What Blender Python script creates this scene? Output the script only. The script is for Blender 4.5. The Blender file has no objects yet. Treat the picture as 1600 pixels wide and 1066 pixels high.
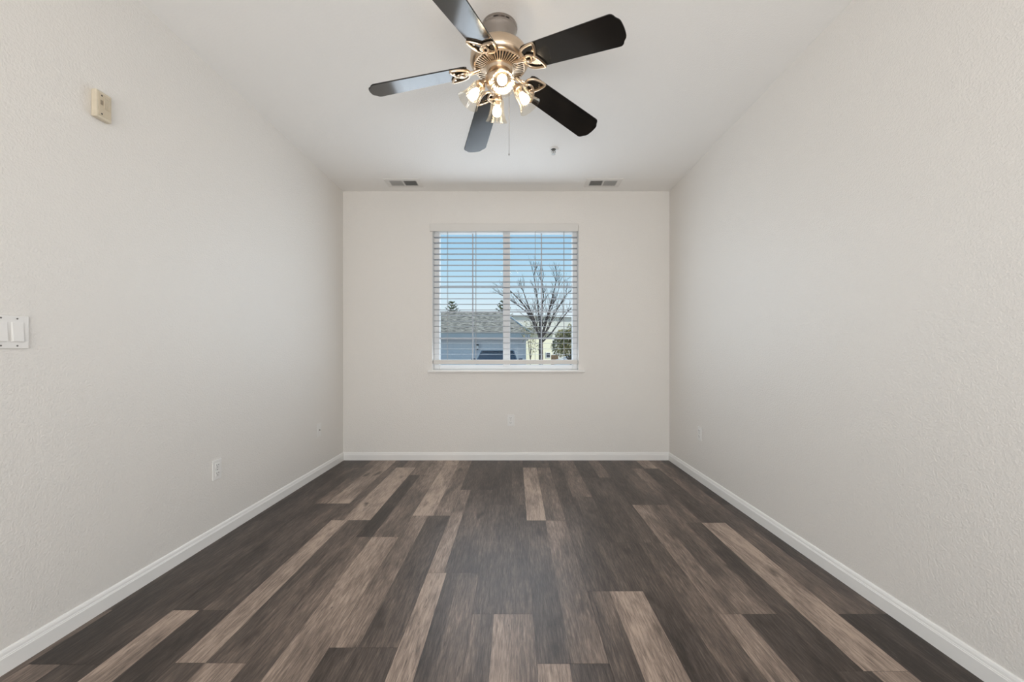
import bpy, bmesh, math, random
from mathutils import Vector, Matrix, Euler
C = bpy.context.scene.collection
S = bpy.context.scene
R = math.radians

# ------------------------------------------------------------------ camera, sky, lights, exposure
F = 635.0                     # focal length in pixels of the 1600 px wide frame
CAMZ = 1.096                  # camera height
YB = 4.143                    # back wall
XL, XR = -1.752, 1.575        # side walls
ZC = 2.74                     # ceiling
YR = -1.7                     # rear wall behind the camera
cam_d = bpy.data.cameras.new('camera'); cam = bpy.data.objects.new('camera', cam_d); C.objects.link(cam)
cam.location = (0, 0, CAMZ); cam.rotation_euler = (R(90), 0, 0)
cam_d.sensor_fit = 'HORIZONTAL'; cam_d.sensor_width = 36.0; cam_d.lens = 36.0 * F / 1600.0
cam_d.shift_x = -4.5 / 1600.0; cam_d.shift_y = 18.0 / 1600.0
cam_d.clip_start = 0.02; cam_d.clip_end = 500
S.camera = cam

W = bpy.data.worlds.new('sky'); S.world = W; W.use_nodes = True
wn = W.node_tree.nodes; wl = W.node_tree.links; wn.clear()
wo = wn.new('ShaderNodeOutputWorld'); wb = wn.new('ShaderNodeBackground'); wc = wn.new('ShaderNodeTexCoord')
wsx = wn.new('ShaderNodeSeparateXYZ'); wr = wn.new('ShaderNodeValToRGB')
wl.new(wc.outputs['Generated'], wsx.inputs[0]); wl.new(wsx.outputs['Z'], wr.inputs[0])
el = wr.color_ramp.elements
el[0].position = 0.0; el[0].color = (0.93, 0.96, 0.98, 1)
el[1].position = 0.34; el[1].color = (0.30, 0.58, 0.86, 1)
e = el.new(0.09); e.color = (0.80, 0.91, 0.98, 1)
e = el.new(0.19); e.color = (0.50, 0.75, 0.94, 1)
e = el.new(1.0); e.color = (0.12, 0.30, 0.60, 1)
wb.inputs['Strength'].default_value = 1.0
wl.new(wr.outputs[0], wb.inputs[0]); wl.new(wb.outputs[0], wo.inputs[0])

sun_d = bpy.data.lights.new('sun', 'SUN'); sun_d.energy = 4.2; sun_d.angle = R(0.6); sun_d.color = (1.0, 0.94, 0.84)
sun = bpy.data.objects.new('sun', sun_d); C.objects.link(sun)
sun.rotation_euler = Vector((-0.80, 0.03, -0.58)).to_track_quat('-Z', 'Y').to_euler()

def area(name, loc, direction, sx, sy, energy, color):
    d = bpy.data.lights.new(name, 'AREA'); d.shape = 'RECTANGLE'; d.size = sx; d.size_y = sy
    d.energy = energy; d.color = color
    o = bpy.data.objects.new(name, d); C.objects.link(o); o.location = loc
    o.rotation_euler = Vector(direction).to_track_quat('-Z', 'Y').to_euler()
    return o
area('window_daylight', (-0.096, YB - 0.045, 1.66), (0, -1, -0.14), 1.46, 1.42, 18.0, (0.80, 0.89, 0.98))
area('outer_daylight', (-0.096, YB + 0.40, 1.66), (0, -1, 0), 1.46, 1.42, 8.0, (0.86, 0.93, 1.0))
area('rear_fill_light', (-0.09, YR - 0.30, 1.05), (0, 1, -0.35), 2.9, 1.9, 44.0, (1.0, 0.985, 0.965))  # unseen fill light added behind the camera
area('rear_ceiling_fill', (-0.09, YR - 0.55, 0.35), (0, 0.40, 1), 2.6, 0.8, 101.0, (1.0, 0.985, 0.965))  # added uplight, bounces soft fill off the ceiling behind the view

vs = S.view_settings
S.display_settings.display_device = 'sRGB'
vs.view_transform = 'Standard'; vs.look = 'None'; vs.gamma = 1.0; vs.use_curve_mapping = False
vs.exposure = 0.0
S.cycles.use_denoising = True
S.cycles.max_bounces = 10; S.cycles.diffuse_bounces = 8; S.cycles.transparent_max_bounces = 16
S.cycles.sample_clamp_indirect = 6.0

# ------------------------------------------------------------------ helpers
def tag(o, label=None, cat=None, group=None, kind=None):
    if label: o['label'] = label
    if cat: o['category'] = cat
    if group: o['group'] = group
    if kind: o['kind'] = kind
    return o

def empty(name, loc, label, cat, rot=(0, 0, 0), group=None):
    o = bpy.data.objects.new(name, None); C.objects.link(o)
    o.location = loc; o.rotation_euler = rot; o.empty_display_size = 0.1
    return tag(o, label, cat, group)

class MB:
    """collects shapes into one mesh"""
    def __init__(self): self.bm = bmesh.new()
    def box(self, x0, x1, y0, y1, z0, z1, bev=0.0, seg=2, M=None):
        b = bmesh.new()
        bmesh.ops.create_cube(b, size=1.0)
        for v in b.verts:
            v.co = Vector((x0 + (v.co.x + .5) * (x1 - x0), y0 + (v.co.y + .5) * (y1 - y0), z0 + (v.co.z + .5) * (z1 - z0)))
        if bev > 0:
            bmesh.ops.bevel(b, geom=list(b.edges), offset=bev, segments=seg, affect='EDGES', profile=0.5)
        return self._add(b, M)
    def _add(self, b, M=None):
        if M is not None: bmesh.ops.transform(b, matrix=M, verts=b.verts)
        me = bpy.data.meshes.new('t'); b.to_mesh(me); b.free()
        self.bm.from_mesh(me); bpy.data.meshes.remove(me)
        return self
    def lathe(self, prof, n=32, M=None, flute=0, amp=0.0):
        b = bmesh.new(); rings = []
        for k, (r, z) in enumerate(prof):
            if r < 1e-6: rings.append([b.verts.new((0, 0, z))]); continue
            ring = []
            for i in range(n):
                a = 2 * math.pi * i / n
                rr = r * (1 + amp * math.cos(flute * a)) if flute else r
                ring.append(b.verts.new((rr * math.cos(a), rr * math.sin(a), z)))
            rings.append(ring)
        for A, B in zip(rings, rings[1:]):
            for i in range(n):
                j = (i + 1) % n
                if len(A) == 1 and len(B) == 1: continue
                if len(A) == 1: b.faces.new((A[0], B[j], B[i]))
                elif len(B) == 1: b.faces.new((A[i], A[j], B[0]))
                else: b.faces.new((A[i], A[j], B[j], B[i]))
        bmesh.ops.recalc_face_normals(b, faces=b.faces)
        return self._add(b, M)
    def tube(self, pts, r, n=8, closed=False, M=None):
        pts = [Vector(p) for p in pts]; m = len(pts)
        rs = r if isinstance(r, (list, tuple)) else [r] * m
        b = bmesh.new(); rings = []; prev = None
        for i, p in enumerate(pts):
            if closed: t = pts[(i + 1) % m] - pts[i - 1]
            else: t = pts[min(i + 1, m - 1)] - pts[max(i - 1, 0)]
            t.normalize()
            if prev is None:
                u = t.orthogonal().normalized()
            else:
                u = (prev - t * prev.dot(t))
                u = u.normalized() if u.length > 1e-6 else t.orthogonal().normalized()
            prev = u; v = t.cross(u)
            rings.append([b.verts.new(p + (u * math.cos(2 * math.pi * k / n) + v * math.sin(2 * math.pi * k / n)) * rs[i]) for k in range(n)])
        pairs = list(zip(rings, rings[1:])) + ([(rings[-1], rings[0])] if closed else [])
        for A, B in pairs:
            for k in range(n):
                j = (k + 1) % n
                b.faces.new((A[k], A[j], B[j], B[k]))
        if not closed:
            b.faces.new(list(reversed(rings[0]))); b.faces.new(rings[-1])
        bmesh.ops.recalc_face_normals(b, faces=b.faces)
        return self._add(b, M)
    def prism(self, poly, z0, z1, M=None, bev=0.0):
        b = bmesh.new()
        lo = [b.verts.new((x, y, z0)) for x, y in poly]; hi = [b.verts.new((x, y, z1)) for x, y in poly]
        n = len(poly)
        b.faces.new(list(reversed(lo))); b.faces.new(hi)
        for i in range(n):
            j = (i + 1) % n; b.faces.new((lo[i], lo[j], hi[j], hi[i]))
        bmesh.ops.recalc_face_normals(b, faces=b.faces)
        if bev: bmesh.ops.bevel(b, geom=[e for e in b.edges if abs(e.verts[0].co.z - e.verts[1].co.z) < 1e-6], offset=bev, segments=2, affect='EDGES')
        return self._add(b, M)
    def poly(self, verts, faces):
        b = bmesh.new(); vv = [b.verts.new(v) for v in verts]
        for f in faces: b.faces.new([vv[i] for i in f])
        return self._add(b)
    def build(self, name, mat, parent=None, smooth=False, loc=None, rot=None):
        me = bpy.data.meshes.new(name); self.bm.to_mesh(me); self.bm.free()
        me.materials.append(mat)
        if smooth:
            for p in me.polygons: p.use_smooth = True
            try: me.set_sharp_from_angle(angle=R(38))
            except Exception: pass
        o = bpy.data.objects.new(name, me); C.objects.link(o)
        if parent is not None: o.parent = parent
        if loc: o.location = loc
        if rot: o.rotation_euler = rot
        return o

def dup(o, parent=None):
    c = o.copy(); C.objects.link(c)
    if parent is not None: c.parent = parent
    for ch in list(o.children): dup(ch, c)
    return c

# ------------------------------------------------------------------ materials
def mat(name, col=(.8, .8, .8), rough=.5, metal=0.0, spec=.5, coat=0.0):
    m = bpy.data.materials.new(name); m.use_nodes = True
    p = m.node_tree.nodes['Principled BSDF']
    p.inputs['Base Color'].default_value = (*col, 1); p.inputs['Roughness'].default_value = rough
    p.inputs['Metallic'].default_value = metal; p.inputs['Specular IOR Level'].default_value = spec
    p.inputs['Coat Weight'].default_value = coat
    return m
def nodes(m): return m.node_tree.nodes, m.node_tree.links, m.node_tree.nodes['Principled BSDF']

def noisy(m, c1, c2, scale, stretch=(1, 1, 1), detail=4.0, lo=.35, hi=.65):
    n, l, p = nodes(m)
    tc = n.new('ShaderNodeTexCoord'); mp = n.new('ShaderNodeMapping'); mp.inputs['Scale'].default_value = stretch
    nz = n.new('ShaderNodeTexNoise'); nz.inputs['Scale'].default_value = scale; nz.inputs['Detail'].default_value = detail
    rp = n.new('ShaderNodeValToRGB'); rp.color_ramp.elements[0].position = lo; rp.color_ramp.elements[1].position = hi
    rp.color_ramp.elements[0].color = (*c1, 1); rp.color_ramp.elements[1].color = (*c2, 1)
    l.new(tc.outputs['Object'], mp.inputs[0]); l.new(mp.outputs[0], nz.inputs['Vector'])
    l.new(nz.outputs['Fac'], rp.inputs[0]); l.new(rp.outputs[0], p.inputs['Base Color'])
    return m

def paint(name, col, rough, spec, bump, scale, dist):
    m = mat(name, col, rough, 0, spec); n, l, p = nodes(m)
    tc = n.new('ShaderNodeTexCoord')
    nz = n.new('ShaderNodeTexNoise'); nz.inputs['Scale'].default_value = scale; nz.inputs['Detail'].default_value = 3.0
    nz.inputs['Roughness'].default_value = .55
    rp = n.new('ShaderNodeValToRGB'); rp.color_ramp.elements[0].position = .36; rp.color_ramp.elements[1].position = .66
    bp = n.new('ShaderNodeBump'); bp.inputs['Strength'].default_value = bump; bp.inputs['Distance'].default_value = dist
    l.new(tc.outputs['Object'], nz.inputs['Vector']); l.new(nz.outputs['Fac'], rp.inputs[0])
    l.new(rp.outputs[0], bp.inputs['Height']); l.new(bp.outputs[0], p.inputs['Normal'])
    return m

M = {}
M['wall'] = paint('wall_paint', (.760, .735, .700), .42, .55, .55, 135, .0016)
M['ceil'] = paint('ceiling_paint', (.86, .845, .82), .7, .25, .35, 100, .0015)
M['trim'] = mat('trim_white', (.82, .81, .79), .35)
M['plastic'] = mat('white_plastic', (.79, .78, .76), .35)
M['dark'] = mat('dark_slot', (.03, .03, .03), .6)
M['slotgrey'] = mat('slot_grey', (.16, .155, .15), .6)
M['beige'] = noisy(mat('beige_plastic', (.62, .55, .43), .45), (.60, .53, .41), (.64, .57, .45), 40)
M['tan'] = mat('tan_panel', (.56, .48, .36), .5)
M['vinyl'] = mat('window_vinyl', (.84, .84, .84), .4)
M['slat'] = mat('blind_slat_backlit', (.36, .38, .41), .5)  # white slats; their backlit shade is put into this grey
M['rail'] = mat('blind_rail', (.70, .68, .65), .45)
M['grid'] = mat('window_grid_paint', (.56, .58, .61), .5)
M['cord'] = mat('blind_cord', (.45, .45, .45), .8)
M['nickel'] = mat('brushed_nickel', (.70, .56, .42), .28, 1.0)
M['nickel_dark'] = mat('canopy_nickel', (.38, .34, .31), .16, 1.0)
M['blade'] = noisy(mat('black_blade', (.010, .009, .008), .12, 0, .6), (.006, .006, .006), (.014, .012, .010), 6, (1, 14, 14))
M['vent'] = mat('vent_frame_paint', (.74, .72, .69), .5)
M['louver'] = mat('vent_louver_shaded', (.52, .51, .49), .5)  # greyer than the frame: shade on the louver faces put into the colour
M['steel'] = mat('sprinkler_metal', (.30, .29, .27), .4, 1.0)

def glass_pane():
    m = bpy.data.materials.new('window_glass'); m.use_nodes = True; n = m.node_tree.nodes; l = m.node_tree.links; n.clear()
    o = n.new('ShaderNodeOutputMaterial'); t = n.new('ShaderNodeBsdfTransparent'); g = n.new('ShaderNodeBsdfGlossy')
    g.inputs['Roughness'].default_value = .02; t.inputs[0].default_value = (.97, .985, .98, 1)
    x = n.new('ShaderNodeMixShader'); x.inputs[0].default_value = .003
    l.new(t.outputs[0], x.inputs[1]); l.new(g.outputs[0], x.inputs[2]); l.new(x.outputs[0], o.inputs[0])
    return m
M['glass'] = glass_pane()
def shade_glass():
    m = bpy.data.materials.new('clear_ribbed_glass'); m.use_nodes = True; n = m.node_tree.nodes; l = m.node_tree.links; n.clear()
    o = n.new('ShaderNodeOutputMaterial'); t = n.new('ShaderNodeBsdfTransparent'); t.inputs[0].default_value = (.97, .95, .91, 1)
    g = n.new('ShaderNodeBsdfGlossy'); g.inputs['Roughness'].default_value = .05; g.inputs[0].default_value = (1, .97, .92, 1)
    d = n.new('ShaderNodeBsdfTranslucent'); d.inputs[0].default_value = (.95, .90, .80, 1)
    a = n.new('ShaderNodeMixShader'); a.inputs[0].default_value = .15
    lw = n.new('ShaderNodeLayerWeight'); lw.inputs[0].default_value = .42
    mr = n.new('ShaderNodeMapRange'); mr.inputs[3].default_value = .022; mr.inputs[4].default_value = .20
    x = n.new('ShaderNodeMixShader')
    l.new(g.outputs[0], a.inputs[1]); l.new(d.outputs[0], a.inputs[2])
    l.new(lw.outputs['Facing'], mr.inputs[0]); l.new(mr.outputs[0], x.inputs[0])
    l.new(t.outputs[0], x.inputs[1]); l.new(a.outputs[0], x.inputs[2]); l.new(x.outputs[0], o.inputs[0])
    return m
M['shade'] = shade_glass()
def glow(name, col, s):
    m = bpy.data.materials.new(name); m.use_nodes = True; n = m.node_tree.nodes; l = m.node_tree.links; n.clear()
    o = n.new('ShaderNodeOutputMaterial'); e = n.new('ShaderNodeEmission'); e.inputs[0].default_value = (*col, 1); e.inputs[1].default_value = s
    l.new(e.outputs[0], o.inputs[0]); return m
M['bulb'] = glow('lit_bulb', (1.0, .82, .60), 24.0)

def wood_floor():
    m = mat('plank_floor', (.1, .08, .07), .42, 0, .42); n, l, p = nodes(m)
    at = n.new('ShaderNodeAttribute'); at.attribute_name = 'tone'; at.attribute_type = 'GEOMETRY'
    ar = n.new('ShaderNodeAttribute'); ar.attribute_name = 'shift'; ar.attribute_type = 'GEOMETRY'
    tc = n.new('ShaderNodeTexCoord')
    cx = n.new('ShaderNodeCombineXYZ'); l.new(ar.outputs['Fac'], cx.inputs[0]); l.new(ar.outputs['Fac'], cx.inputs[1]); l.new(ar.outputs['Fac'], cx.inputs[2])
    ad = n.new('ShaderNodeVectorMath'); ad.operation = 'ADD'; l.new(tc.outputs['Object'], ad.inputs[0]); l.new(cx.outputs[0], ad.inputs[1])
    def noise(sc, stretch, det, rough=.6, dist=0.0):
        mp = n.new('ShaderNodeMapping'); mp.inputs['Scale'].default_value = stretch
        nz = n.new('ShaderNodeTexNoise'); nz.inputs['Scale'].default_value = sc; nz.inputs['Detail'].default_value = det
        nz.inputs['Roughness'].default_value = rough; nz.inputs['Distortion'].default_value = dist
        l.new(ad.outputs[0], mp.inputs[0]); l.new(mp.outputs[0], nz.inputs['Vector']); return nz.outputs['Fac']
    def math_(op, a, b):
        k = n.new('ShaderNodeMath'); k.operation = op
        for i, v in enumerate((a, b)):
            if isinstance(v, (int, float)): k.inputs[i].default_value = v
            else: l.new(v, k.inputs[i])
        return k.outputs[0]
    broad = noise(3.0, (2.4, .55, 1), 3.0, .55, .6)          # cloudy tone drift along the board
    grain = noise(36.0, (3.4, .28, 1), 6.0, .65, .3)         # fine long grain
    fine = noise(90.0, (4.0, .20, 1), 4.0, .6, .2)
    t = math_('ADD', at.outputs['Fac'], math_('MULTIPLY', math_('SUBTRACT', broad, .5), .95))
    t = math_('ADD', t, math_('MULTIPLY', math_('SUBTRACT', grain, .5), 1.05))
    t = math_('ADD', t, math_('MULTIPLY', math_('SUBTRACT', fine, .5), .55))
    rp = n.new('ShaderNodeValToRGB'); e = rp.color_ramp.elements
    e[0].position = 0.0; e[0].color = (.024, .016, .012, 1)
    e[1].position = 1.0; e[1].color = (.450, .345, .275, 1)
    for pos, c in ((.20, (.052, .037, .029)), (.40, (.094, .070, .057)), (.60, (.170, .126, .100)), (.80, (.290, .219, .176))):
        q = e.new(pos); q.color = (*c, 1)
    l.new(t, rp.inputs[0])
    # knots: dark spots stretched along the board
    mpv = n.new('ShaderNodeMapping'); mpv.inputs['Scale'].default_value = (8.0, 3.0, 1)
    vo = n.new('ShaderNodeTexVoronoi'); vo.inputs['Scale'].default_value = 1.0; vo.inputs['Randomness'].default_value = 1.0
    dn = n.new('ShaderNodeMix'); dn.data_type = 'VECTOR'
    l.new(ad.outputs[0], mpv.inputs[0])
    wob = noise(14.0, (1.5, .6, 1), 2.0)
    wv = n.new('ShaderNodeCombineXYZ'); wk = math_('MULTIPLY', math_('SUBTRACT', wob, .5), .5)
    l.new(wk, wv.inputs[0]); l.new(wk, wv.inputs[1])
    av = n.new('ShaderNodeVectorMath'); av.operation = 'ADD'; l.new(mpv.outputs[0], av.inputs[0]); l.new(wv.outputs[0], av.inputs[1])
    l.new(av.outputs[0], vo.inputs['Vector'])
    kr = n.new('ShaderNodeValToRGB'); kr.color_ramp.elements[0].position = .05; kr.color_ramp.elements[0].color = (.85, .85, .85, 1)
    kr.color_ramp.elements[1].position = .22; kr.color_ramp.elements[1].color = (0, 0, 0, 1)
    l.new(vo.outputs['Distance'], kr.inputs[0])
    mk = n.new('ShaderNodeMix'); mk.data_type = 'RGBA'; l.new(kr.outputs[0], mk.inputs[0]); l.new(rp.outputs[0], mk.inputs[6]); mk.inputs[7].default_value = (.030, .020, .014, 1)
    # pale lime-washed scratches
    scr = noise(60.0, (3.4, .22, 1), 6.0, .75, .8)
    sr = n.new('ShaderNodeValToRGB'); sr.color_ramp.elements[0].position = .60; sr.color_ramp.elements[0].color = (0, 0, 0, 1)
    sr.color_ramp.elements[1].position = .74; sr.color_ramp.elements[1].color = (.55, .55, .55, 1)
    l.new(scr, sr.inputs[0])
    ms = n.new('ShaderNodeMix'); ms.data_type = 'RGBA'; l.new(sr.outputs[0], ms.inputs[0]); l.new(mk.outputs[2], ms.inputs[6]); ms.inputs[7].default_value = (.30, .26, .225, 1)
    # short dark cracks in the grain
    crk = noise(48.0, (3.0, .20, 1), 4.0, .7, 1.2)
    cr = n.new('ShaderNodeValToRGB'); cr.color_ramp.elements[0].position = .615; cr.color_ramp.elements[0].color = (0, 0, 0, 1)
    cr.color_ramp.elements[1].position = .68; cr.color_ramp.elements[1].color = (.75, .75, .75, 1)
    l.new(crk, cr.inputs[0])
    mc = n.new('ShaderNodeMix'); mc.data_type = 'RGBA'; l.new(cr.outputs[0], mc.inputs[0]); l.new(ms.outputs[2], mc.inputs[6]); mc.inputs[7].default_value = (.040, .030, .025, 1)
    l.new(mc.outputs[2], p.inputs['Base Color'])
    bp = n.new('ShaderNodeBump'); bp.inputs['Strength'].default_value = .25; bp.inputs['Distance'].default_value = .001
    l.new(grain, bp.inputs['Height']); l.new(bp.outputs[0], p.inputs['Normal'])
    return m
M['floor'] = wood_floor()

# ------------------------------------------------------------------ room shell
T = 0.2
# floor: vinyl planks 0.255 x 1.22 m, each printed with two or three strips of board
def build_floor():
    rnd = random.Random(5)
    k0, kw, PL = 0.0767 - 0.2554, 0.2554, 1.22
    # column index -> (distance of one board end, {board number: [(fraction, tone), ...]}); boards count away from the camera
    D_, G_, M_, T_, L_ = .20, .36, .52, .68, .86
    cols = {
     -7: (1.730, {0: [(1, D_)], -1: [(1, M_)], 1: [(1, D_)]}),
     -6: (1.428, {-1: [(.45, M_), (.55, D_)], 0: [(.55, .16), (.45, .24)], 1: [(.5, D_), (.5, .27)], 2: [(1, D_)]}),
     -5: (1.728, {-1: [(.45, L_), (.55, D_)], 0: [(.5, D_), (.5, .33)], 1: [(.36, M_), (.64, T_ + .06)]}),
     -4: (1.434, {-1: [(.42, .30), (.58, T_)], 0: [(.42, L_ - .05), (.58, .42)], 1: [(.28, M_), (.72, L_ - .03)], 2: [(.5, .3), (.5, .45)]}),
     -3: (1.194, {0: [(.38, M_), (.62, T_ + .08)], 1: [(.38, .17), (.62, .58)], 2: [(.5, M_), (.5, T_ + .05)]}),
     -2: (1.508, {-1: [(.52, .24), (.48, G_ - .06)], 0: [(.42, T_ - .02), (.58, .30)], 1: [(.55, L_ - .02), (.45, T_ - .04)], 2: [(.5, L_), (.5, M_)]}),
     -1: (2.021, {-1: [(.37, L_ - .02), (.25, .28), (.38, .46)], 0: [(.32, T_ - .06), (.68, .33)], 1: [(1, .25)]}),
      0: (1.702, {-1: [(.36, M_ - .04), (.64, T_ + .03)], 0: [(.36, M_ - .08), (.64, .37)], 1: [(.6, .26), (.4, .34)]}),
      1: (1.431, {-1: [(.45, T_ + .04), (.55, G_)], 0: [(.48, .37), (.52, M_ + .02)], 1: [(.50, L_ - .02), (.50, M_)], 2: [(1, D_ + .04)]}),
      2: (1.865, {-1: [(.40, .34), (.60, L_ - .03)], 0: [(.5, .36), (.5, .30)], 1: [(.42, .28), (.58, .47)]}),
      3: (1.120, {0: [(.5, .27), (.5, .42)], 1: [(1, .32)], 2: [(.6, .22), (.4, .36)], -1: [(1, .3)]}),
      4: (1.702, {-1: [(.42, T_ + .04), (.58, .24)], 0: [(.45, T_ - .02), (.55, M_ - .02)], 1: [(.5, .30), (.5, .42)]}),
      5: (1.397, {-1: [(.5, .3), (.5, T_)], 0: [(.40, .25), (.60, L_)], 1: [(.42, M_), (.58, .26)], 2: [(.5, .3), (.5, L_ - .1)]}),
      6: (1.702, {-1: [(1, .14)], 0: [(.5, M_ - .06), (.5, .25)], 1: [(.5, M_ - .04), (.5, .20)]}),
    }
    verts, faces, tone, shift = [], [], [], []
    for i, (seam, boards) in cols.items():
        x0, x1 = max(XL - .02, k0 + kw * i), min(XR + .02, k0 + kw * (i + 1))
        xa = k0 + kw * i
        for b in range(-4, 4):
            y0, y1 = seam + PL * b, seam + PL * (b + 1)
            y0c, y1c = max(y0, YR - .02), min(y1, YB + .02)
            if y1c <= y0c: continue
            bb = boards.get(b)
            if bb is None:
                a = rnd.uniform(.3, .7); bb = [(a, rnd.choice((D_, .3, .42, T_, L_))), (1 - a, rnd.choice((D_, .3, .42, T_)))]
            f = 0.0
            for fr, tn in bb:
                u0, u1 = max(x0, xa + kw * f), min(x1, xa + kw * (f + fr)); f += fr
                if u1 - u0 < .002: continue
                g = .0006
                s = len(verts)
                verts += [(u0 + g * (f - fr < .01), y0c + g, 0), (u1 - g * (f > .99), y0c + g, 0), (u1 - g * (f > .99), y1c - g, 0), (u0 + g * (f - fr < .01), y1c - g, 0)]
                faces.append((s, s + 1, s + 2, s + 3)); tone.append(tn + rnd.uniform(-.03, .03)); shift.append(rnd.uniform(0, 60))
    # slab under the boards
    s = len(verts); z1, z0 = -.002, -.12
    a, b_, c, d = XL - T, XR + T, YR - T, YB + T
    verts += [(a, c, z0), (b_, c, z0), (b_, d, z0), (a, d, z0), (a, c, z1), (b_, c, z1), (b_, d, z1), (a, d, z1)]
    for q in ((3, 2, 1, 0), (4, 5, 6, 7), (0, 1, 5, 4), (1, 2, 6, 5), (2, 3, 7, 6), (3, 0, 4, 7)):
        faces.append(tuple(s + k for k in q)); tone.append(.0); shift.append(0.0)
    me = bpy.data.meshes.new('floor'); me.from_pydata(verts, [], faces); me.update()
    at = me.attributes.new('tone', 'FLOAT', 'FACE'); at.data.foreach_set('value', tone)
    at = me.attributes.new('shift', 'FLOAT', 'FACE'); at.data.foreach_set('value', shift)
    me.materials.append(M['floor'])
    o = bpy.data.objects.new('floor', me); C.objects.link(o); return tag(o, kind='structure')
build_floor()

WX0, WX1, WZ0, WZ1 = -.8415, .649, .918, 2.390     # window opening
def struct(name, mb, m): return tag(mb.build(name, m), kind='structure')
struct('wall_left', MB().box(XL - T, XL, YR - T, YB + T, 0, ZC), M['wall'])
struct('wall_right', MB().box(XR, XR + T, YR - T, YB + T, 0, ZC), M['wall'])
w = MB()
w.box(XL, WX0, YB, YB + T, 0, ZC); w.box(WX1, XR, YB, YB + T, 0, ZC)
w.box(WX0, WX1, YB, YB + T, 0, WZ0 - .022); w.box(WX0, WX1, YB, YB + T, WZ1, ZC)
struct('wall_back', w, M['wall'])
DX0, DX1, DZ = -1.45, 1.27, 2.25
w = MB()
w.box(XL, DX0, YR - T, YR, 0, ZC); w.box(DX1, XR, YR - T, YR, 0, ZC); w.box(DX0, DX1, YR - T, YR, DZ, ZC)
struct('wall_rear', w, M['wall'])
struct('ceiling', MB().box(XL - T, XR + T, YR - T, YB + T, ZC, ZC + T), M['ceil'])
# made-up door behind the camera, added to let the fill lights in
pd = MB()
for x in (DX0, (DX0 + DX1) / 2 - .03, DX1 - .06): pd.box(x, x + .06, YR - .13, YR - .07, 0, DZ, .004)
pd.box(DX0, DX1, YR - .13, YR - .07, DZ - .06, DZ, .004); pd.box(DX0, DX1, YR - .13, YR - .07, 0, .05, .004)
pdo = struct('added_door_1', pd, M['vinyl'])

# baseboards: flat face with a stepped, rounded top
def baseboard(name, p0, p1, nrm, m0, m1):
    prof = [(0, 0), (.0135, 0), (.0135, .054), (.0118, .0565), (.0118, .059), (.0100, .061), (.0088, .069), (.0062, .0755), (.0030, .079), (0, .0795)]
    p0, p1, nrm = Vector(p0), Vector(p1), Vector(nrm); d = (p1 - p0).normalized()
    vs_, n = [], len(prof)
    for end, mit in ((p0, m0), (p1, m1)):
        for (o, z) in prof: vs_.append(end + nrm * o + d * (o * mit) + Vector((0, 0, z)))
    fs = [(i, (i + 1) % n, n + (i + 1) % n, n + i) for i in range(n)] + [tuple(range(n - 1, -1, -1)), tuple(range(n, 2 * n))]
    b = MB().poly(vs_, fs); bmesh.ops.recalc_face_normals(b.bm, faces=b.bm.faces)
    struct(name, b, M['trim'])
baseboard('baseboard_left', (XL, YR, 0), (XL, YB, 0), (1, 0, 0), 0, -1)
baseboard('baseboard_back', (XL, YB, 0), (XR, YB, 0), (0, -1, 0), 1, -1)
baseboard('baseboard_right', (XR, YB, 0), (XR, YR, 0), (-1, 0, 0), 1, 0)

# window: stool, frame, mullion, grids, panes
struct('trim_1', MB().box(-.884, .709, YB - .038, YB, WZ0 - .022, WZ0, .004).box(WX0, WX1, YB - .004, YB + .10, WZ0 - .022, WZ0), M['trim'])
win = empty('window_1', ((WX0 + WX1) / 2, YB + .12, WZ0), None, None); tag(win, kind='structure')
ox, oy, oz = win.location
wf = MB(); y0, y1 = -.03, .05
hw = (WX1 - WX0) / 2; WH = WZ1 - WZ0
wf.box(-hw, -hw + .055, y0, y1, 0, WH, .004); wf.box(hw - .048, hw, y0, y1, 0, WH, .004)
wf.box(-hw + .055, hw - .048, y0 + .001, y1, 0, .050, .004); wf.box(-hw + .055, hw - .048, y0 + .001, y1, WH - .045, WH, .004)
wf.build('window_frame', M['vinyl'], win)
mx = -.087 - ox
MB().box(mx - .037, mx + .037, y0 - .004, y1, .03, WH - .03, .004).build('mullion', M['vinyl'], win)
for (a, b_, vx) in ((-hw + .055, mx - .037, -.443 - ox), (mx + .037, hw - .048, .279 - ox)):
    g = MB(); g.box(vx - .0065, vx + .0065, .010, .020, .05, WH - .045, .002)
    for z in (2.069, 1.793, 1.523, 1.243): g.box(a, b_, .011, .019, z - oz - .0065, z - oz + .0065, .002)
    g.build('window_grid', M['grid'], win)
    MB().box(a - .005, b_ + .005, .022, .026, .045, WH - .04).build('window_pane', M['glass'], win)

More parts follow.
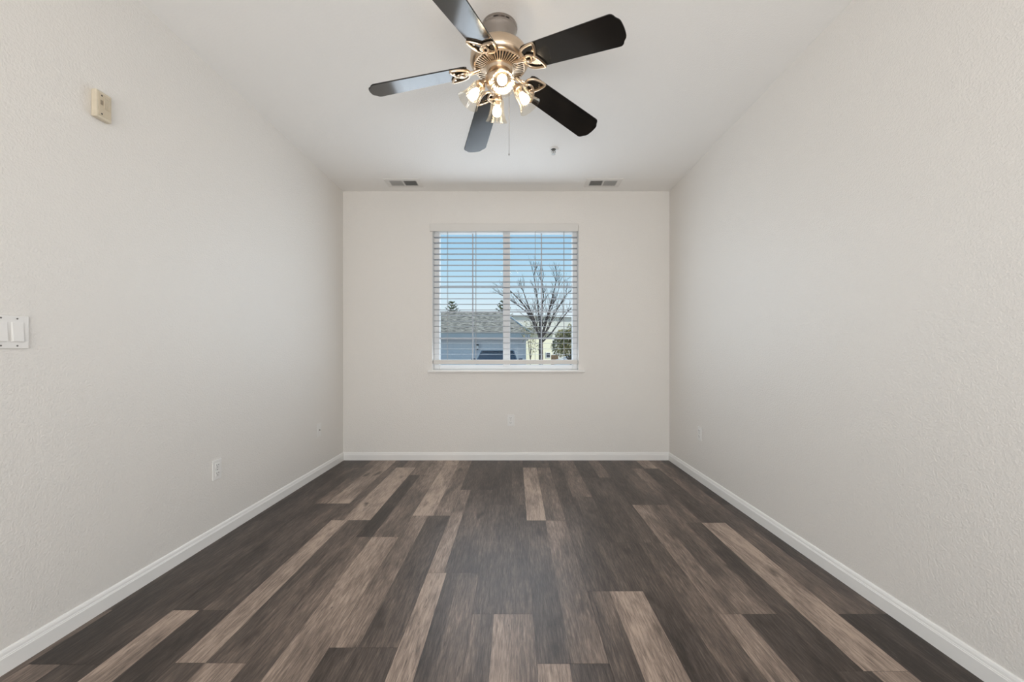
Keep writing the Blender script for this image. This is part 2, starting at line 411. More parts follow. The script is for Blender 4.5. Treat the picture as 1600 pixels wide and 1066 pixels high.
# ------------------------------------------------------------------ horizontal blind
bl = empty('window_blind', (-.10, YB, 2.405), 'white horizontal blind with open slats hanging in the window', 'blind')
bx0, bx1 = -.832 + .10, .640 + .10
v = MB(); v.box(-.764, .744, -.022, -.010, -.078, 0, .004); v.box(-.764, -.752, -.012, .0, -.078, 0, .002); v.box(.732, .744, -.012, .0, -.078, 0, .002)
v.build('valance', M['rail'], bl)
MB().box(bx0, bx1, .004, .058, -.064, -.018, .003).build('head_rail', M['rail'], bl)
sl_proto = None
ys = .032
nsl = 22
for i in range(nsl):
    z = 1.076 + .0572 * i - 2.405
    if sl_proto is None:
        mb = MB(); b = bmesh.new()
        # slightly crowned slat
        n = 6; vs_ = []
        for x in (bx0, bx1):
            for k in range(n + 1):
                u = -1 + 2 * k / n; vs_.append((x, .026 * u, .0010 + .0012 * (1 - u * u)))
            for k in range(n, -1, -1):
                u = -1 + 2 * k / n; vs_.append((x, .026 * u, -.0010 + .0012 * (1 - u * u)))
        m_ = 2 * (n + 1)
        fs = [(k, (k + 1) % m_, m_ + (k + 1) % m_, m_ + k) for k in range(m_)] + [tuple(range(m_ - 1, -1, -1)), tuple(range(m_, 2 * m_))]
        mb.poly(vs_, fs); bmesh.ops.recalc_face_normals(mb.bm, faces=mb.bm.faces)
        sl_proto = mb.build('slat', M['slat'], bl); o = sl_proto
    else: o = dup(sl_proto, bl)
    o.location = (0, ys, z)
MB().box(bx0, bx1, ys - .027, ys + .027, .976 - 2.405, 1.022 - 2.405, .005).build('bottom_rail', M['rail'], bl)
for px in (699.4, 743.7, 836.2, 881.0):
    x = (px - 804.5) / 152 + .10
    c = MB()
    for dy in (-.027, .027): c.tube([(x, ys + dy, -.05), (x, ys + dy, -1.39)], .0012, 6)
    c.tube([(x, ys, -.05), (x, ys, -1.39)], .0012, 6)
    c.build('ladder_cord', M['cord'], bl)

# ------------------------------------------------------------------ ceiling fan with light kit
FX, FY = -.078, 2.05
fan = empty('ceiling_fan', (FX, FY, ZC), 'five black blade ceiling fan with nickel motor and lit glass lamps', 'ceiling fan')
cp = MB().lathe([(0, 0), (.088, 0), (.090, -.004), (.090, -.014), (.086, -.018), (.086, -.024), (.084, -.028), (.077, -.056), (.070, -.084), (.065, -.102), (.063, -.104), (0, -.104)], 48)
cp.build('canopy', M['nickel_dark'], fan, True)
mh = MB().lathe([(.03, -.096), (.052, -.098), (.085, -.104), (.118, -.116), (.138, -.132), (.145, -.148), (.146, -.176), (.144, -.180), (.147, -.184), (.144, -.190), (.138, -.197), (.130, -.203), (.126, -.204), (.06, -.186), (0, -.186)], 64)
mh.build('motor_housing', M['nickel'], fan, True)
MB().lathe([(.124, -.2045), (.07, -.212), (.07, -.206), (.124, -.2005)], 48).build('vent_backing', M['dark'], fan)
rb = MB()
NR = 50
for i in range(NR):
    rb.box(.070, .127, -.0028, .0028, -.0035, .0035, .001, 1, Matrix.Rotation(2 * math.pi * i / NR, 4, 'Z') @ Matrix.Translation((0, 0, -.2235)) @ Matrix.Rotation(R(-7), 4, 'Y') )
rb.lathe([(.120, -.201), (.128, -.203), (.128, -.210), (.121, -.210)], 64)
rb.lathe([(.066, -.214), (.074, -.214), (.074, -.220), (.066, -.222)], 48)
rb.build('vent_ring', M['nickel'], fan, True)
fk = MB().lathe([(.060, -.186), (.064, -.212), (.066, -.222), (.058, -.232), (.060, -.246), (.070, -.258), (.074, -.272), (.072, -.288), (.060, -.306), (.040, -.319), (.022, -.326), (.014, -.330), (.012, -.338), (.008, -.344), (0, -.346)], 48)
fk.build('light_fitter', M['nickel'], fan, True)

# blades
ZBL = CAMZ + 1.447 - ZC
r0, r1 = .165, .668
ol = [(r0, -.054), (r0 + .012, -.062), (r0 + .03, -.065)]
ol += [(r1 - .048, -.075), (r1 - .038, -.0745), (r1 - .030, -.071), (r1 - .024, -.065), (r1 - .020, -.057), (r1 - .014, -.050), (r1 - .007, -.043), (r1 - .003, -.034), (r1 - .001, -.020), (r1, -.006)]
poly = ol + [(x, -y) for x, y in reversed(ol)]
bdir = [-37, 35, 107, 179, 251]
def iron_mesh():
    m_ = MB()
    zl = -.0085
    def leaf(cx, cy, ang, L, Wd, r):
        pts = []
        for k in range(28):
            a = 2 * math.pi * k / 28
            x = L * math.cos(a); y = Wd * math.sin(a) * (1 - .45 * math.cos(a)) * (abs(math.sin(a)) ** .25 if math.sin(a) else 0)
            pts.append((cx + x * math.cos(ang) - y * math.sin(ang), cy + x * math.sin(ang) + y * math.cos(ang), zl))
        m_.tube(pts, r, 8, True)
    leaf(.205, .030, R(38), .054, .032, .0062)
    leaf(.205, -.030, R(-38), .054, .032, .0062)
    pts = [(.190 + .020 * math.cos(2 * math.pi * k / 20), .020 * math.sin(2 * math.pi * k / 20), zl - .003) for k in range(20)]
    m_.tube(pts, .0052, 8, True)
    pts = [(.212 + .011 * math.cos(2 * math.pi * k / 16), .004 + .011 * math.sin(2 * math.pi * k / 16), zl - .003) for k in range(16)]
    m_.tube(pts, .0036, 8, True)
    # arm rising to the motor
    m_.tube([(.176, 0, zl - .001), (.150, 0, zl - .002), (.125, 0, -.006), (.100, 0, -.003)], [.008, .009, .010, .010], 10)
    for s in (-1, 1):
        m_.tube([(.186, s * .016, zl), (.160, s * .013, zl), (.135, s * .008, -.006)], [.0045, .005, .005], 8)
        m_.lathe([(0, -.006), (.006, -.005), (.007, -.001), (.007, .004), (0, .004)], 12, Matrix.Translation((.232, s * .036, zl)))
    return m_
blade0 = None
for a in bdir:
    if blade0 is None:
        blade0 = MB().prism(poly, -.003, .003, bev=.001).build('blade', M['blade'], fan, True)
        iron_mesh().build('blade_iron', M['nickel'], blade0, True)
        b = blade0
    else: b = dup(blade0, fan)
    b.location = (0, 0, ZBL); b.rotation_euler = (R(-14), R(10.8), R(a))

# four lamps
AX = R(55)
def shade_proto():
    Mx = Matrix.Translation((.092, 0, 2.440 - ZC)) @ Matrix.Rotation(R(90) - AX + math.pi, 4, 'Y') @ Matrix.Rotation(math.pi, 4, 'Z')
    # local +z of the lathe runs from neck to mouth
    d = Vector((math.cos(AX), 0, -math.sin(AX)))
    q = Vector((0, 0, 1)).rotation_difference(d).to_matrix().to_4x4()
    Mx = Matrix.Translation((.092, 0, 2.440 - ZC)) @ q
    out = [(.024, .004), (.030, .008), (.034, .018), (.0355, .032), (.036, .048), (.038, .064), (.042, .080), (.048, .095), (.0545, .107), (.0575, .112)]
    inn = [(r - .0028, z) for r, z in reversed(out)]
    sh = MB().lathe(out + [(.0585, .1145), (.0565, .1145)] + inn + [out[0]], 60, Mx, 20, .018)
    so = sh.build('lamp_shade', M['shade'], fan, True)
    bu = MB().lathe([(0, .090), (.010, .0885), (.018, .083), (.0225, .075), (.0235, .067), (.0215, .057), (.016, .045), (.012, .036), (.0115, .030), (0, .030)], 24, Mx)
    bo = bu.build('bulb', M['bulb'], so, True); bo['label'] = 'glowing white bulb'
    cu = MB().lathe([(0, -.012), (.016, -.012), (.022, -.006), (.026, .004), (.0265, .010), (.023, .012), (.014, .014), (.013, .032), (0, .032)], 32, Mx)
    cu.tube([(.040, 0, -.280), (.060, 0, -.277), (.078, 0, -.284), (.090, 0, -.297)], .010, 10)
    co = cu.build('socket_cup', M['nickel'], so, True)
    return so
sp = shade_proto()
for k, a in enumerate((-82, 8, 98, 188)):
    o = sp if k == 0 else dup(sp, fan)
    o.rotation_euler = (0, 0, R(a))
# pull chain
ch = MB()
for k in range(80):
    ch.lathe([(0, -.0016), (.0014, -.0008), (.0014, .0008), (0, .0016)], 6, Matrix.Translation((.048, .035, -.285 - .0042 * k)))
ch.tube([(.048, .035, -.262), (.048, .035, -.620)], .0006, 5)
ch.lathe([(0, -.634), (.0022, -.632), (.0028, -.628), (.0018, -.622), (0, -.620)], 10, Matrix.Translation((.048, .035, 0)))
ch.build('pull_chain', M['steel'], fan, True)

# ------------------------------------------------------------------ ceiling vents and sprinkler
def vent(cx, cy, flip, label):
    v = empty('ceiling_vent', (cx, cy, ZC), label, 'vent', group='white ceiling vents')
    f = MB(); ow, oh, iw, ih = .172, .095, .128, .058
    z = -.006
    for (a, b_, c, d) in ((-ow, ow, -oh, -ih), (-ow, ow, ih, oh), (-ow, -iw, -ih, ih), (iw, ow, -ih, ih), (-.006, .006, -ih, ih)):
        f.box(a, b_, c, d, z, 0, .0015)
    f.build('vent_frame', M['vent'], v)
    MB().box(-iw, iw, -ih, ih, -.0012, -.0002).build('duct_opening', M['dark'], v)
    for bank, x0, x1 in ((-1, -iw, -.006), (1, .006, iw)):
        lo = MB(); n = 9
        ang = R(38) * bank
        for k in range(n):
            x = x0 + (x1 - x0) * (k + .5) / n
            lo.box(-.0050, .0050, -ih, ih, -.0005, .0005, 0, 1, Matrix.Translation((x, 0, -.0052)) @ Matrix.Rotation(ang, 4, 'Y'))
        lo.build('louver_bank', M['louver'], v)
    return v
vent((631 - 804.5) / F * 3.935, 3.935, 1, 'white ceiling vent near the back wall, left of the fan')
vent((942 - 804.5) / F * 3.935, 3.935, -1, 'white ceiling vent near the back wall, right of the sprinkler')

sk = empty('fire_sprinkler', (.312, 3.28, ZC), 'small fire sprinkler head on the ceiling right of the fan', 'sprinkler')
MB().lathe([(.020, -.001), (.021, -.006), (.030, -.009), (.038, -.006), (.042, 0), (.020, 0)], 36).build('escutcheon', M['plastic'], sk, True)
MB().lathe([(0, -.0005), (.020, -.0005), (.020, -.0025), (0, -.0025)], 24).build('recess', M['dark'], sk)
s_ = MB().lathe([(0, 0), (.012, 0), (.012, -.014), (.008, -.018), (0, -.018)], 24)
for sx in (-1, 1): s_.tube([(sx * .008, 0, -.012), (sx * .014, 0, -.022), (sx * .013, 0, -.030), (sx * .003, 0, -.038)], .0022, 8)
s_.tube([(0, 0, -.014), (0, 0, -.040)], .0025, 8)
s_.build('sprinkler_body', M['steel'], sk, True)
d_ = MB().lathe([(0, -.039), (.016, -.040), (.016, -.042), (0, -.042)], 24); d_.build('deflector', M['steel'], sk)

# ------------------------------------------------------------------ wall plates.  Local frame: x = right along the wall, y = out of the wall toward the room is -y, z = up
def plate_shell(w_, h_, t=.006): return MB().box(-w_ / 2, w_ / 2, -t, 0, -h_ / 2, h_ / 2, .0025, 2)
def outlet(loc, rz, label):
    o = empty('wall_outlet', loc, label, 'outlet', (0, 0, rz), 'white wall outlets')
    plate_shell(.072, .116).build('cover_plate', M['plastic'], o)
    for s in (1, -1):
        rc = MB().box(-.017, .017, -.0085, -.004, s * .0235 - .0165, s * .0235 + .0165, .003).build('receptacle', M['plastic'], o)
        sl = MB(); zc = s * .0235
        sl.box(-.0085, -.006, -.0092, -.006, zc - .001, zc + .009); sl.box(.006, .0085, -.0092, -.006, zc + .0005, zc + .008)
        sl.lathe([(0, 0), (.003, 0), (.003, .003), (0, .003)], 12, Matrix.Translation((0, -.0062, zc - .008)) @ Matrix.Rotation(R(90), 4, 'X'))
        sl.build('slots', M['slotgrey'], rc)
    MB().lathe([(0, 0), (.003, 0), (.0025, .0012), (0, .0012)], 12, Matrix.Translation((0, -.006, 0)) @ Matrix.Rotation(R(90), 4, 'X')).build('screw', M['slotgrey'], o)
    return o
LW, RW = R(90), R(-90)
outlet((XL, 2.385, .409), LW, 'white wall outlet low on the left wall, nearest the camera')
outlet((-.042, YB, .405), 0, 'white wall outlet under the window on the back wall')
outlet((XR, 3.455, .405), RW, 'white wall outlet low on the right wall')
cx = empty('cable_plate', (XL, 3.63, .404), 'white cable plate low on the left wall near the back corner', 'wall plate', (0, 0, LW))
plate_shell(.072, .116).build('cover_plate', M['plastic'], cx)
MB().lathe([(0, 0), (.0055, 0), (.0055, .004), (.004, .004), (.004, .009), (0, .009)], 12, Matrix.Translation((0, -.005, 0)) @ Matrix.Rotation(R(90), 4, 'X')).build('cable_jack', M['steel'], cx)

sw = empty('light_switch', (XL, 1.403, 1.167), 'white double rocker light switch on the left wall', 'light switch', (0, 0, LW))
plate_shell(.116, .115, .0065).build('cover_plate', M['plastic'], sw)
for s in (-1, 1):
    xx = s * .023
    MB().box(xx - .0175, xx + .0175, -.0078, -.005, -.034, .034, .001).build('rocker_frame', M['trim'], sw)
    mb = MB(); b = [(-.0155, -.0075, -.032), (.0155, -.0075, -.032), (.0155, -.0075, .032), (-.0155, -.0075, .032),
                    (-.0155, -.0125, -.032), (.0155, -.0125, -.032), (.0155, -.0085, .032), (-.0155, -.0085, .032)]
    b = [(x + xx, y, z) for x, y, z in b]
    mb.poly(b, [(0, 1, 2, 3), (4, 7, 6, 5), (0, 4, 5, 1), (1, 5, 6, 2), (2, 6, 7, 3), (3, 7, 4, 0)]); bmesh.ops.recalc_face_normals(mb.bm, faces=mb.bm.faces)
    mb.build('rocker', M['plastic'], sw)
    for z in (.0475, -.0475):
        MB().lathe([(0, 0), (.0032, 0), (.0026, .001), (0, .001)], 12, Matrix.Translation((xx, -.0064, z)) @ Matrix.Rotation(R(90), 4, 'X')).build('screw', M['slotgrey'], sw)

al = empty('alarm_sounder', (XL, 1.711, 2.132), 'beige alarm sounder box high on the left wall', 'alarm', (0, 0, LW))
MB().box(-.033, .033, -.024, 0, -.057, .057, .005, 3).build('housing', M['beige'], al)
MB().box(-.024, .027, -.0255, -.023, -.046, .046, .001).build('face_panel', M['tan'], al)
gr = MB()
for k in range(6): gr.box(-.004 + .0045 * k, -.0015 + .0045 * k, -.0275, -.025, -.012, .036)
gr.build('grille', M['beige'], al)
MB().box(-.018, -.008, -.0272, -.025, .000, .018, .0008).build('strobe_window', mat('sounder_brown', (.28, .23, .17), .5), al)
for z in (.038, -.038):
    MB().lathe([(0, 0), (.0034, 0), (.0030, .0014), (0, .0014)], 12, Matrix.Translation((-.012, -.0254, z)) @ Matrix.Rotation(R(90), 4, 'X')).build('screw', M['dark'], al)

# ------------------------------------------------------------------ outside
GZ = -.30
M['asphalt'] = noisy(mat('asphalt', (.3, .3, .3), .9), (.26, .26, .26), (.38, .37, .36), 6)
M['shingle'] = noisy(mat('roof_shingle', (.3, .3, .28), .9), (.07, .065, .055), (.46, .42, .35), 4.0, (1, 2, 1), 6)
M['siding'] = mat('grey_blue_siding', (.60, .62, .66), .7)
M['garage_door'] = mat('garage_door_paint', (.66, .68, .71), .6)
M['fascia'] = mat('fascia_paint', (.52, .54, .54), .6)
M['cream'] = mat('cream_siding', (.88, .83, .62), .8)
M['pale'] = mat('pale_stucco', (.80, .78, .70), .8)
M['roof_dark'] = noisy(mat('dark_roof', (.2, .19, .17), .9), (.16, .15, .13), (.26, .25, .22), 4)
M['bark'] = noisy(mat('grey_bark', (.16, .13, .11), .9), (.07, .055, .05), (.15, .12, .105), 20, (1, 1, .3))
M['pine'] = noisy(mat('pine_needles', (.1, .13, .06), .8), (.05, .075, .035), (.16, .18, .09), 3)
M['olive'] = noisy(mat('olive_leaves', (.3, .27, .12), .8), (.20, .21, .07), (.50, .40, .20), 4)
M['drab'] = noisy(mat('drab_leaves', (.2, .2, .1), .8), (.13, .14, .06), (.34, .30, .18), 5)
M['carblue'] = mat('car_paint_blue', (.05, .07, .10), .25, .2, .5, .6)
M['carwhite'] = mat('car_paint_white', (.80, .80, .80), .3, 0, .5, .6)
M['carglass'] = mat('car_glass', (.03, .04, .055), .05, 0, .7)
M['tyre'] = mat('tyre_rubber', (.02, .02, .02), .8)
M['rust'] = noisy(mat('rusty_brown', (.42, .24, .12), .8), (.34, .18, .09), (.50, .30, .16), 5)

struct('ground', MB().box(-60, 60, YB + .3, 120, GZ - .3, GZ), M['asphalt'])

# garage with hip roof
GY = 24.0
ga = empty('garage_building', (-6, GY, GZ), 'low grey garage with shingled hip roof across the lot', 'building')
gx0, gx1 = -12 + 6, .66 + 6
MB().box(gx0, gx1, 0, 8, 0, 2.30).build('walls', M['siding'], ga)
z0, z1 = 1.96 - GZ, 2.24 - GZ
MB().box(gx0 - .3, .90 + 6, -.6, 8.6, z0, z1).build('fascia', M['fascia'], ga)
zr = 3.92 - GZ; ex0, ex1, ey0, ey1 = gx0 - .35, 6.93, -.65, 8.65
rv = [(ex0, ey0, z1), (ex1, ey0, z1), (ex1, ey1, z1), (ex0, ey1, z1), (ex0 + 1.8, 4, zr), (6 - .82, 4, zr)]
rf = MB().poly(rv, [(0, 1, 5, 4), (1, 2, 5), (2, 3, 4, 5), (3, 0, 4), (3, 2, 1, 0)]); rf.build('roof', M['shingle'], ga)
hc = MB(); hc.tube([rv[1], rv[5]], .05, 6); hc.build('hip_cap', M['fascia'], ga)
for (a, b_) in ((-4.9, -2.50), (-1.98, .20)):
    d_ = MB(); d_.box(a + 6, b_ + 6, -.03, .02, 0, 2.06)
    for r_ in range(4):
        for c in range(4):
            w_ = (b_ - a) / 4
            d_.box(a + 6 + w_ * c + .06, a + 6 + w_ * (c + 1) - .06, -.045, -.02, .08 + .5 * r_, .46 + .5 * r_, .008, 1)
    d_.build('garage_door', M['garage_door'], ga)
lt = MB().box(-2.235 + 6, -2.165 + 6, -.035, 0, 1.58, 1.84).box(-2.26 + 6, -2.14 + 6, -.14, 0, 1.80, 1.88, .01).box(-2.24 + 6, -2.16 + 6, -.13, -.03, 1.56, 1.62, .01)
lo = lt.build('wall_lantern', M['dark'], ga); MB().box(-2.25 + 6, -2.15 + 6, -.13, -.03, 1.62, 1.80, .01).build('lantern_glass', M['carwhite'], lo)

# cream buildings
def house(loc, rz, wd, dp, hh, rh, m, label, wins):
    h = empty('apartment_building', loc, label, 'building', (0, 0, rz))
    MB().box(0, wd, 0, dp, 0, hh).build('walls', m, h)
    ov = .3
    r_ = [(-ov, -ov, hh), (wd + ov, -ov, hh), (wd + ov, dp + ov, hh), (-ov, dp + ov, hh), (-ov, dp / 2, hh + rh), (wd + ov, dp / 2, hh + rh)]
    MB().poly(r_, [(0, 1, 5, 4), (2, 3, 4, 5), (1, 2, 5), (3, 0, 4), (3, 2, 1, 0)]).build('roof', M['roof_dark'], h)
    for (x, z, w_, q) in wins:
        f = MB().box(x - .06, x + w_ + .06, -.05, .02, z - .06, z + q + .06).build('window', M['carwhite'], h)
        MB().box(x, x + w_, -.06, -.03, z, z + q).build('pane', M['carglass'], f)
    return h
house((-.42, 38.6, GZ), R(32), 5.0, 6, 3.25, .8, M['cream'], 'low cream building right behind the bare tree', [(4.2, .9, .45, .45)])
house((-3.4, 46.5, GZ), R(22), 11.4, 6, 5.75, .28, M['pale'], 'tall pale building far behind the bare tree', [(8.0, 1.8, .9, 1.05), (9.9, 1.8, .9, 1.05)])

# cars
def car(loc, rz, paintm, Lc, Wc, roofz, label, cab):
    c = empty('car', loc, label, 'car', (0, 0, rz))
    # stations along length (y from front -L/2 to rear L/2): hood height, belt etc.  x half widths
    hw_ = Wc / 2; bz = cab['belt']; hz = cab['hood']
    st = [(-Lc / 2, .30, hz * .72, hw_ * .80), (-Lc / 2 + .12, .24, hz * .88, hw_ * .92), (-Lc / 2 + .5, .22, hz * .97, hw_ * .99), (cab['w0'], .22, bz, hw_), (0, .22, bz, hw_),
          (cab['w3'], .22, bz + .02, hw_), (Lc / 2 - .15, .26, bz - cab['trunk'], hw_ * .94), (Lc / 2, .32, (bz - cab['trunk']) * .85, hw_ * .82)]
    vs_, fs = [], []
    for (y, zb, zt, h_) in st:
        vs_ += [(-h_ * .92, y, zb), (-h_, y, zb + .22), (-h_, y, zt - .14), (-h_ * .90, y, zt - .01), (0, y, zt + .02), (h_ * .90, y, zt - .01), (h_, y, zt - .14), (h_, y, zb + .22), (h_ * .92, y, zb)]
    n = 9
    for i in range(len(st) - 1):
        for k in range(n):
            j = (k + 1) % n; fs.append((i * n + k, i * n + j, (i + 1) * n + j, (i + 1) * n + k))
    fs += [tuple(range(n)), tuple(range((len(st) - 1) * n, len(st) * n))]
    b = MB().poly(vs_, fs); bmesh.ops.recalc_face_normals(b.bm, faces=b.bm.faces); b.build('body', paintm, c, True)
    w0, w1, w2, w3 = cab['w0'], cab['w1'], cab['w2'], cab['w3']; tw = hw_ * .76; bw = hw_ * .93
    rz_ = roofz
    gv = [(-bw, w0, bz - .02), (bw, w0, bz - .02), (tw, w1, rz_ - .06), (-tw, w1, rz_ - .06), (-bw, w3, bz - .02), (bw, w3, bz - .02), (tw, w2, rz_ - .06), (-tw, w2, rz_ - .06)]
    g = MB().poly(gv, [(0, 1, 2, 3), (5, 4, 7, 6), (1, 5, 6, 2), (4, 0, 3, 7), (3, 2, 6, 7), (0, 4, 5, 1)]); bmesh.ops.recalc_face_normals(g.bm, faces=g.bm.faces)
    g.build('windows', M['carglass'], c)
    rr = MB().box(-tw - .02, tw + .02, w1 - .02, w2 + .03, rz_ - .075, rz_, .03, 3)
    for s in (-1, 1):
        rr.tube([(s * bw, w0 - .02, bz - .02), (s * (bw * .4 + tw * .6 + .01), w0 * .4 + w1 * .6, bz * .4 + rz_ * .6 - .04), (s * tw, w1, rz_ - .04)], .035, 8)
        rr.tube([(s * bw, w3 + .02, bz - .02), (s * tw, w2, rz_ - .04)], .045, 8)
        rr.tube([(s * bw, (w0 + w3) / 2 + .1, bz), (s * tw, (w1 + w2) / 2 + .1, rz_ - .05)], .03, 8)
    rr.build('roof', paintm, c, True)
    for s in (-1, 1):
        MB().box(s * (hw_ + .09) - .09, s * (hw_ + .09) + .09, w0 + .18, w0 + .27, bz + .0, bz + .13, .03).build('side_mirror', paintm, c)
        for y in (-Lc / 2 + .85, Lc / 2 - .85):
            wv = MB().lathe([(0, -.09), (.2, -.10), (.29, -.10), (.32, -.07), (.32, .07), (.29, .10), (.2, .10), (0, .09)], 28, Matrix.Translation((s * (hw_ - .11), y, .32)) @ Matrix.Rotation(R(90), 4, 'Y'))
            wv.build('wheel', M['tyre'], c, True)
    return c
car((-.75, 18.0, GZ), 0, M['carblue'], 4.5, 1.80, 1.485, 'dark blue car parked in front of the grey garage', {'belt': 1.02, 'hood': .98, 'w0': -1.15, 'w1': -.45, 'w2': 1.5, 'w3': 2.0, 'trunk': .10})
car((5.35, 31.0, GZ), R(90), M['carwhite'], 4.6, 1.78, 1.30, 'white car with dark windows at the right end of the lot', {'belt': .92, 'hood': .88, 'w0': -1.2, 'w1': -.4, 'w2': .9, 'w3': 1.6, 'trunk': .05})
up = MB().box(-.27, .27, -.2, .2, 0, 1.19, .02).build('utility_box', M['rust'], None, False, (3.18, 32.5, GZ)); tag(up, 'rusty brown box standing left of the white car', 'box')

# trees
def leaf_cloud(mb, rnd, n, centre, rad, size, shape=None):
    b = mb.bm
    for _ in range(n):
        while True:
            p = Vector((rnd.uniform(-1, 1), rnd.uniform(-1, 1), rnd.uniform(-1, 1)))
            if p.length < 1: break
        q = Vector((centre[0] + p.x * rad[0], centre[1] + p.y * rad[1], centre[2] + p.z * rad[2]))
        u = Vector((rnd.gauss(0, 1), rnd.gauss(0, 1), rnd.gauss(0, 1))).normalized(); v_ = u.orthogonal().normalized()
        s = size * rnd.uniform(.6, 1.4)
        vv = [b.verts.new(q + u * s), b.verts.new(q + v_ * s * .5), b.verts.new(q - u * s), b.verts.new(q - v_ * s * .5)]
        b.faces.new(vv)

def bare_tree():
    rnd = random.Random(11); Y = 14.0
    t = empty('bare_tree', ((845 - 804.5) / F * Y, Y, GZ), 'leafless tree with spreading branches outside the window', 'tree')
    s = Y / F
    def P(px, py, dy=0): return Vector(((px - 845) * s, dy, (551 - py) * s + CAMZ - GZ))
    tr = MB().tube([P(845, 614.5), P(845, 600), P(845.3, 560), P(845, 540), P(845.5, 529)], [.10, .085, .078, .075, .070], 10)
    tr.build('trunk', M['bark'], t, True)
    br = MB()
    def limb(pts, r0_, r1_):
        n = len(pts); br.tube(pts, [r0_ + (r1_ - r0_) * i / (n - 1) for i in range(n)], 6)
    def grow(p, d, L, r, lev):
        n = 4; pts = [p]; dd = d.copy()
        for i in range(n):
            dd = (dd + Vector((rnd.gauss(0, .10), rnd.gauss(0, .12), rnd.gauss(.03, .06)))).normalized()
            pts.append(pts[-1] + dd * L / n)
        br.tube(pts, [r * (1 - .55 * i / n) for i in range(n + 1)], 5 if r > .008 else 4)
        if lev == 0: return
        for i in (1, 2, 3, 4):
            for _ in range(1 if i < 4 else 2):
                if lev == 1 and rnd.random() < .18: continue
                ax = Vector((rnd.gauss(0, 1), rnd.gauss(0, 1), rnd.gauss(0, .3))).normalized()
                nd = (dd + ax * rnd.uniform(.35, .7) + Vector((0, 0, .15))).normalized()
                grow(pts[i], nd, L * rnd.uniform(.45, .68), r * .48, lev - 1)
    prim = [([(845, 531), (837, 512), (829, 492), (816, 475), (801, 460)], .042, -.3),
            ([(844, 532), (840, 517), (835, 497), (826, 476), (818, 452)], .038, .5),
            ([(845, 529), (845.5, 508), (846, 486), (849, 464), (847, 442)], .042, .0),
            ([(846, 530), (851, 511), (856, 490), (861, 468), (866, 446)], .040, -.6),
            ([(847, 527), (858, 512), (866, 492), (877, 474), (889, 456)], .038, .7),
            ([(846, 536), (862, 520), (877, 499), (886, 488), (897, 478)], .032, -.2),
            ([(844, 528), (836, 507), (824, 486), (806, 470), (788, 458)], .030, 1.0),
            ([(845, 528), (842, 503), (839, 478), (836, 458), (832, 440)], .030, -1.0),
            ([(846, 528), (853, 502), (864, 480), (872, 462), (878, 444)], .028, 1.0)]
    for pts, r, dy in prim:
        n = len(pts); q = [P(x, y, dy * i / (n - 1)) for i, (x, y) in enumerate(pts)]
        limb(q, r, r * .36)
        for i in range(1, n):
            d0 = (q[i] - q[i - 1]).normalized()
            for _ in range(3 if i < n - 1 else 4):
                ax = Vector((rnd.gauss(0, 1), rnd.gauss(0, 1), rnd.gauss(0, .3))).normalized()
                d = (d0 + ax * rnd.uniform(.4, .8) + Vector((0, 0, .22))).normalized()
                pp = q[i - 1].lerp(q[i], rnd.uniform(.2, 1.0)) if i < n - 1 else q[i]
                grow(pp, d, rnd.uniform(.26, .44), max(.009, r * .30), 2 if i > 1 else 1)
    br.build('branches', M['bark'], t, True)
bare_tree()

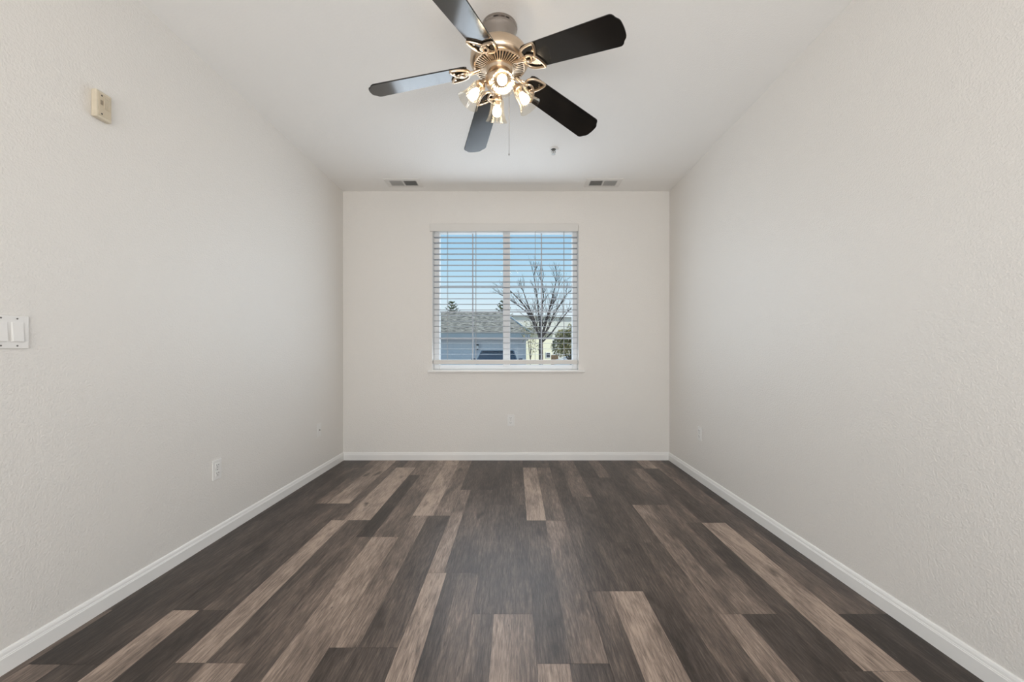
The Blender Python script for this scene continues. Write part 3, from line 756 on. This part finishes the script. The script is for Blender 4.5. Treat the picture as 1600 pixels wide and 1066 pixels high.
def leafy(name, loc, label, blobs, n, size, m, trunk_h, tr=.09, seed=1):
    rnd = random.Random(seed)
    t = empty(name, loc, label, 'tree')
    tk = MB().tube([(0, 0, 0), (0.02, 0, trunk_h * .5), (0, 0.03, trunk_h)], [tr, tr * .8, tr * .4], 8)
    for c, rd in blobs: tk.tube([(0, 0, trunk_h * .45), (c[0] * .6, c[1] * .6, c[2] * .8), c], [tr * .45, tr * .3, tr * .12], 6)
    tk.build('trunk', M['bark'], t, True)
    f = MB()
    for c, rd in blobs: leaf_cloud(f, rnd, n, c, rd, size)
    f.build('foliage', m, t)
    return t
leafy('leafy_tree', (3.1, 22.5, GZ), 'bushy olive green tree at the right edge of the window',
      [((-.55, 0, 1.7), (.55, .6, .6)), ((.1, .2, 1.7), (.7, .7, .7)), ((.7, 0, 1.9), (.7, .7, .8)), ((.2, 0, 2.5), (.5, .5, .6)), ((-.45, .1, 2.2), (.45, .5, .5)), ((.6, .1, 2.8), (.45, .5, .45))], 900, .055, M['olive'], 1.6, .08, 3)
leafy('leafy_tree', (.80, 21.3, GZ), 'thin sparsely leaved tree at the right corner of the garage',
      [((-.14, 0, 2.3), (.4, .4, .45)), ((.22, .1, 1.75), (.35, .35, .4)), ((-.24, 0, 2.75), (.35, .35, .35)), ((.2, 0, 2.6), (.35, .35, .3))], 75, .05, M['drab'], 2.3, .03, 4)

def pine(loc, H, rbase, label, seed, cut):
    rnd = random.Random(seed)
    t = empty('pine_tree', loc, label, 'tree', group='pine trees behind the garage')
    MB().tube([(0, 0, 0), (0, 0, H * .6), (0, 0, H * .97)], [.16, .09, .02], 8).build('trunk', M['bark'], t, True)
    f = MB(); b = f.bm
    z = H * cut
    while z < H:
        fr = (H - z) / (H * (1 - cut)); n = 7
        for k in range(n):
            a = rnd.uniform(0, 6.283); L = rbase * (fr ** .8) * rnd.uniform(.6, 1.1) + .12
            up_ = .55
            for s in range(9):
                u = (s + 1) / 9
                q = Vector((math.cos(a) * L * u, math.sin(a) * L * u, z + up_ * L * u * u))
                for _ in range(5):
                    d = Vector((math.cos(a) + rnd.gauss(0, .6), math.sin(a) + rnd.gauss(0, .6), rnd.gauss(.6, .5))).normalized(); w_ = d.orthogonal().normalized()
                    ln = .16
                    vv = [b.verts.new(q - w_ * .022), b.verts.new(q + d * ln), b.verts.new(q + w_ * .022)]
                    b.faces.new(vv)
        z += .28
    f.build('foliage', M['pine'], t)
pine(((706 - 804.5) / F * 40, 40, GZ), 6.45, 1.35, 'pine tree top showing above the garage roof at the left', 7, .45)
pine(((786 - 804.5) / F * 34.6, 34.6, GZ), 5.75, 1.35, 'pine tree behind the middle bar of the window', 8, .35)
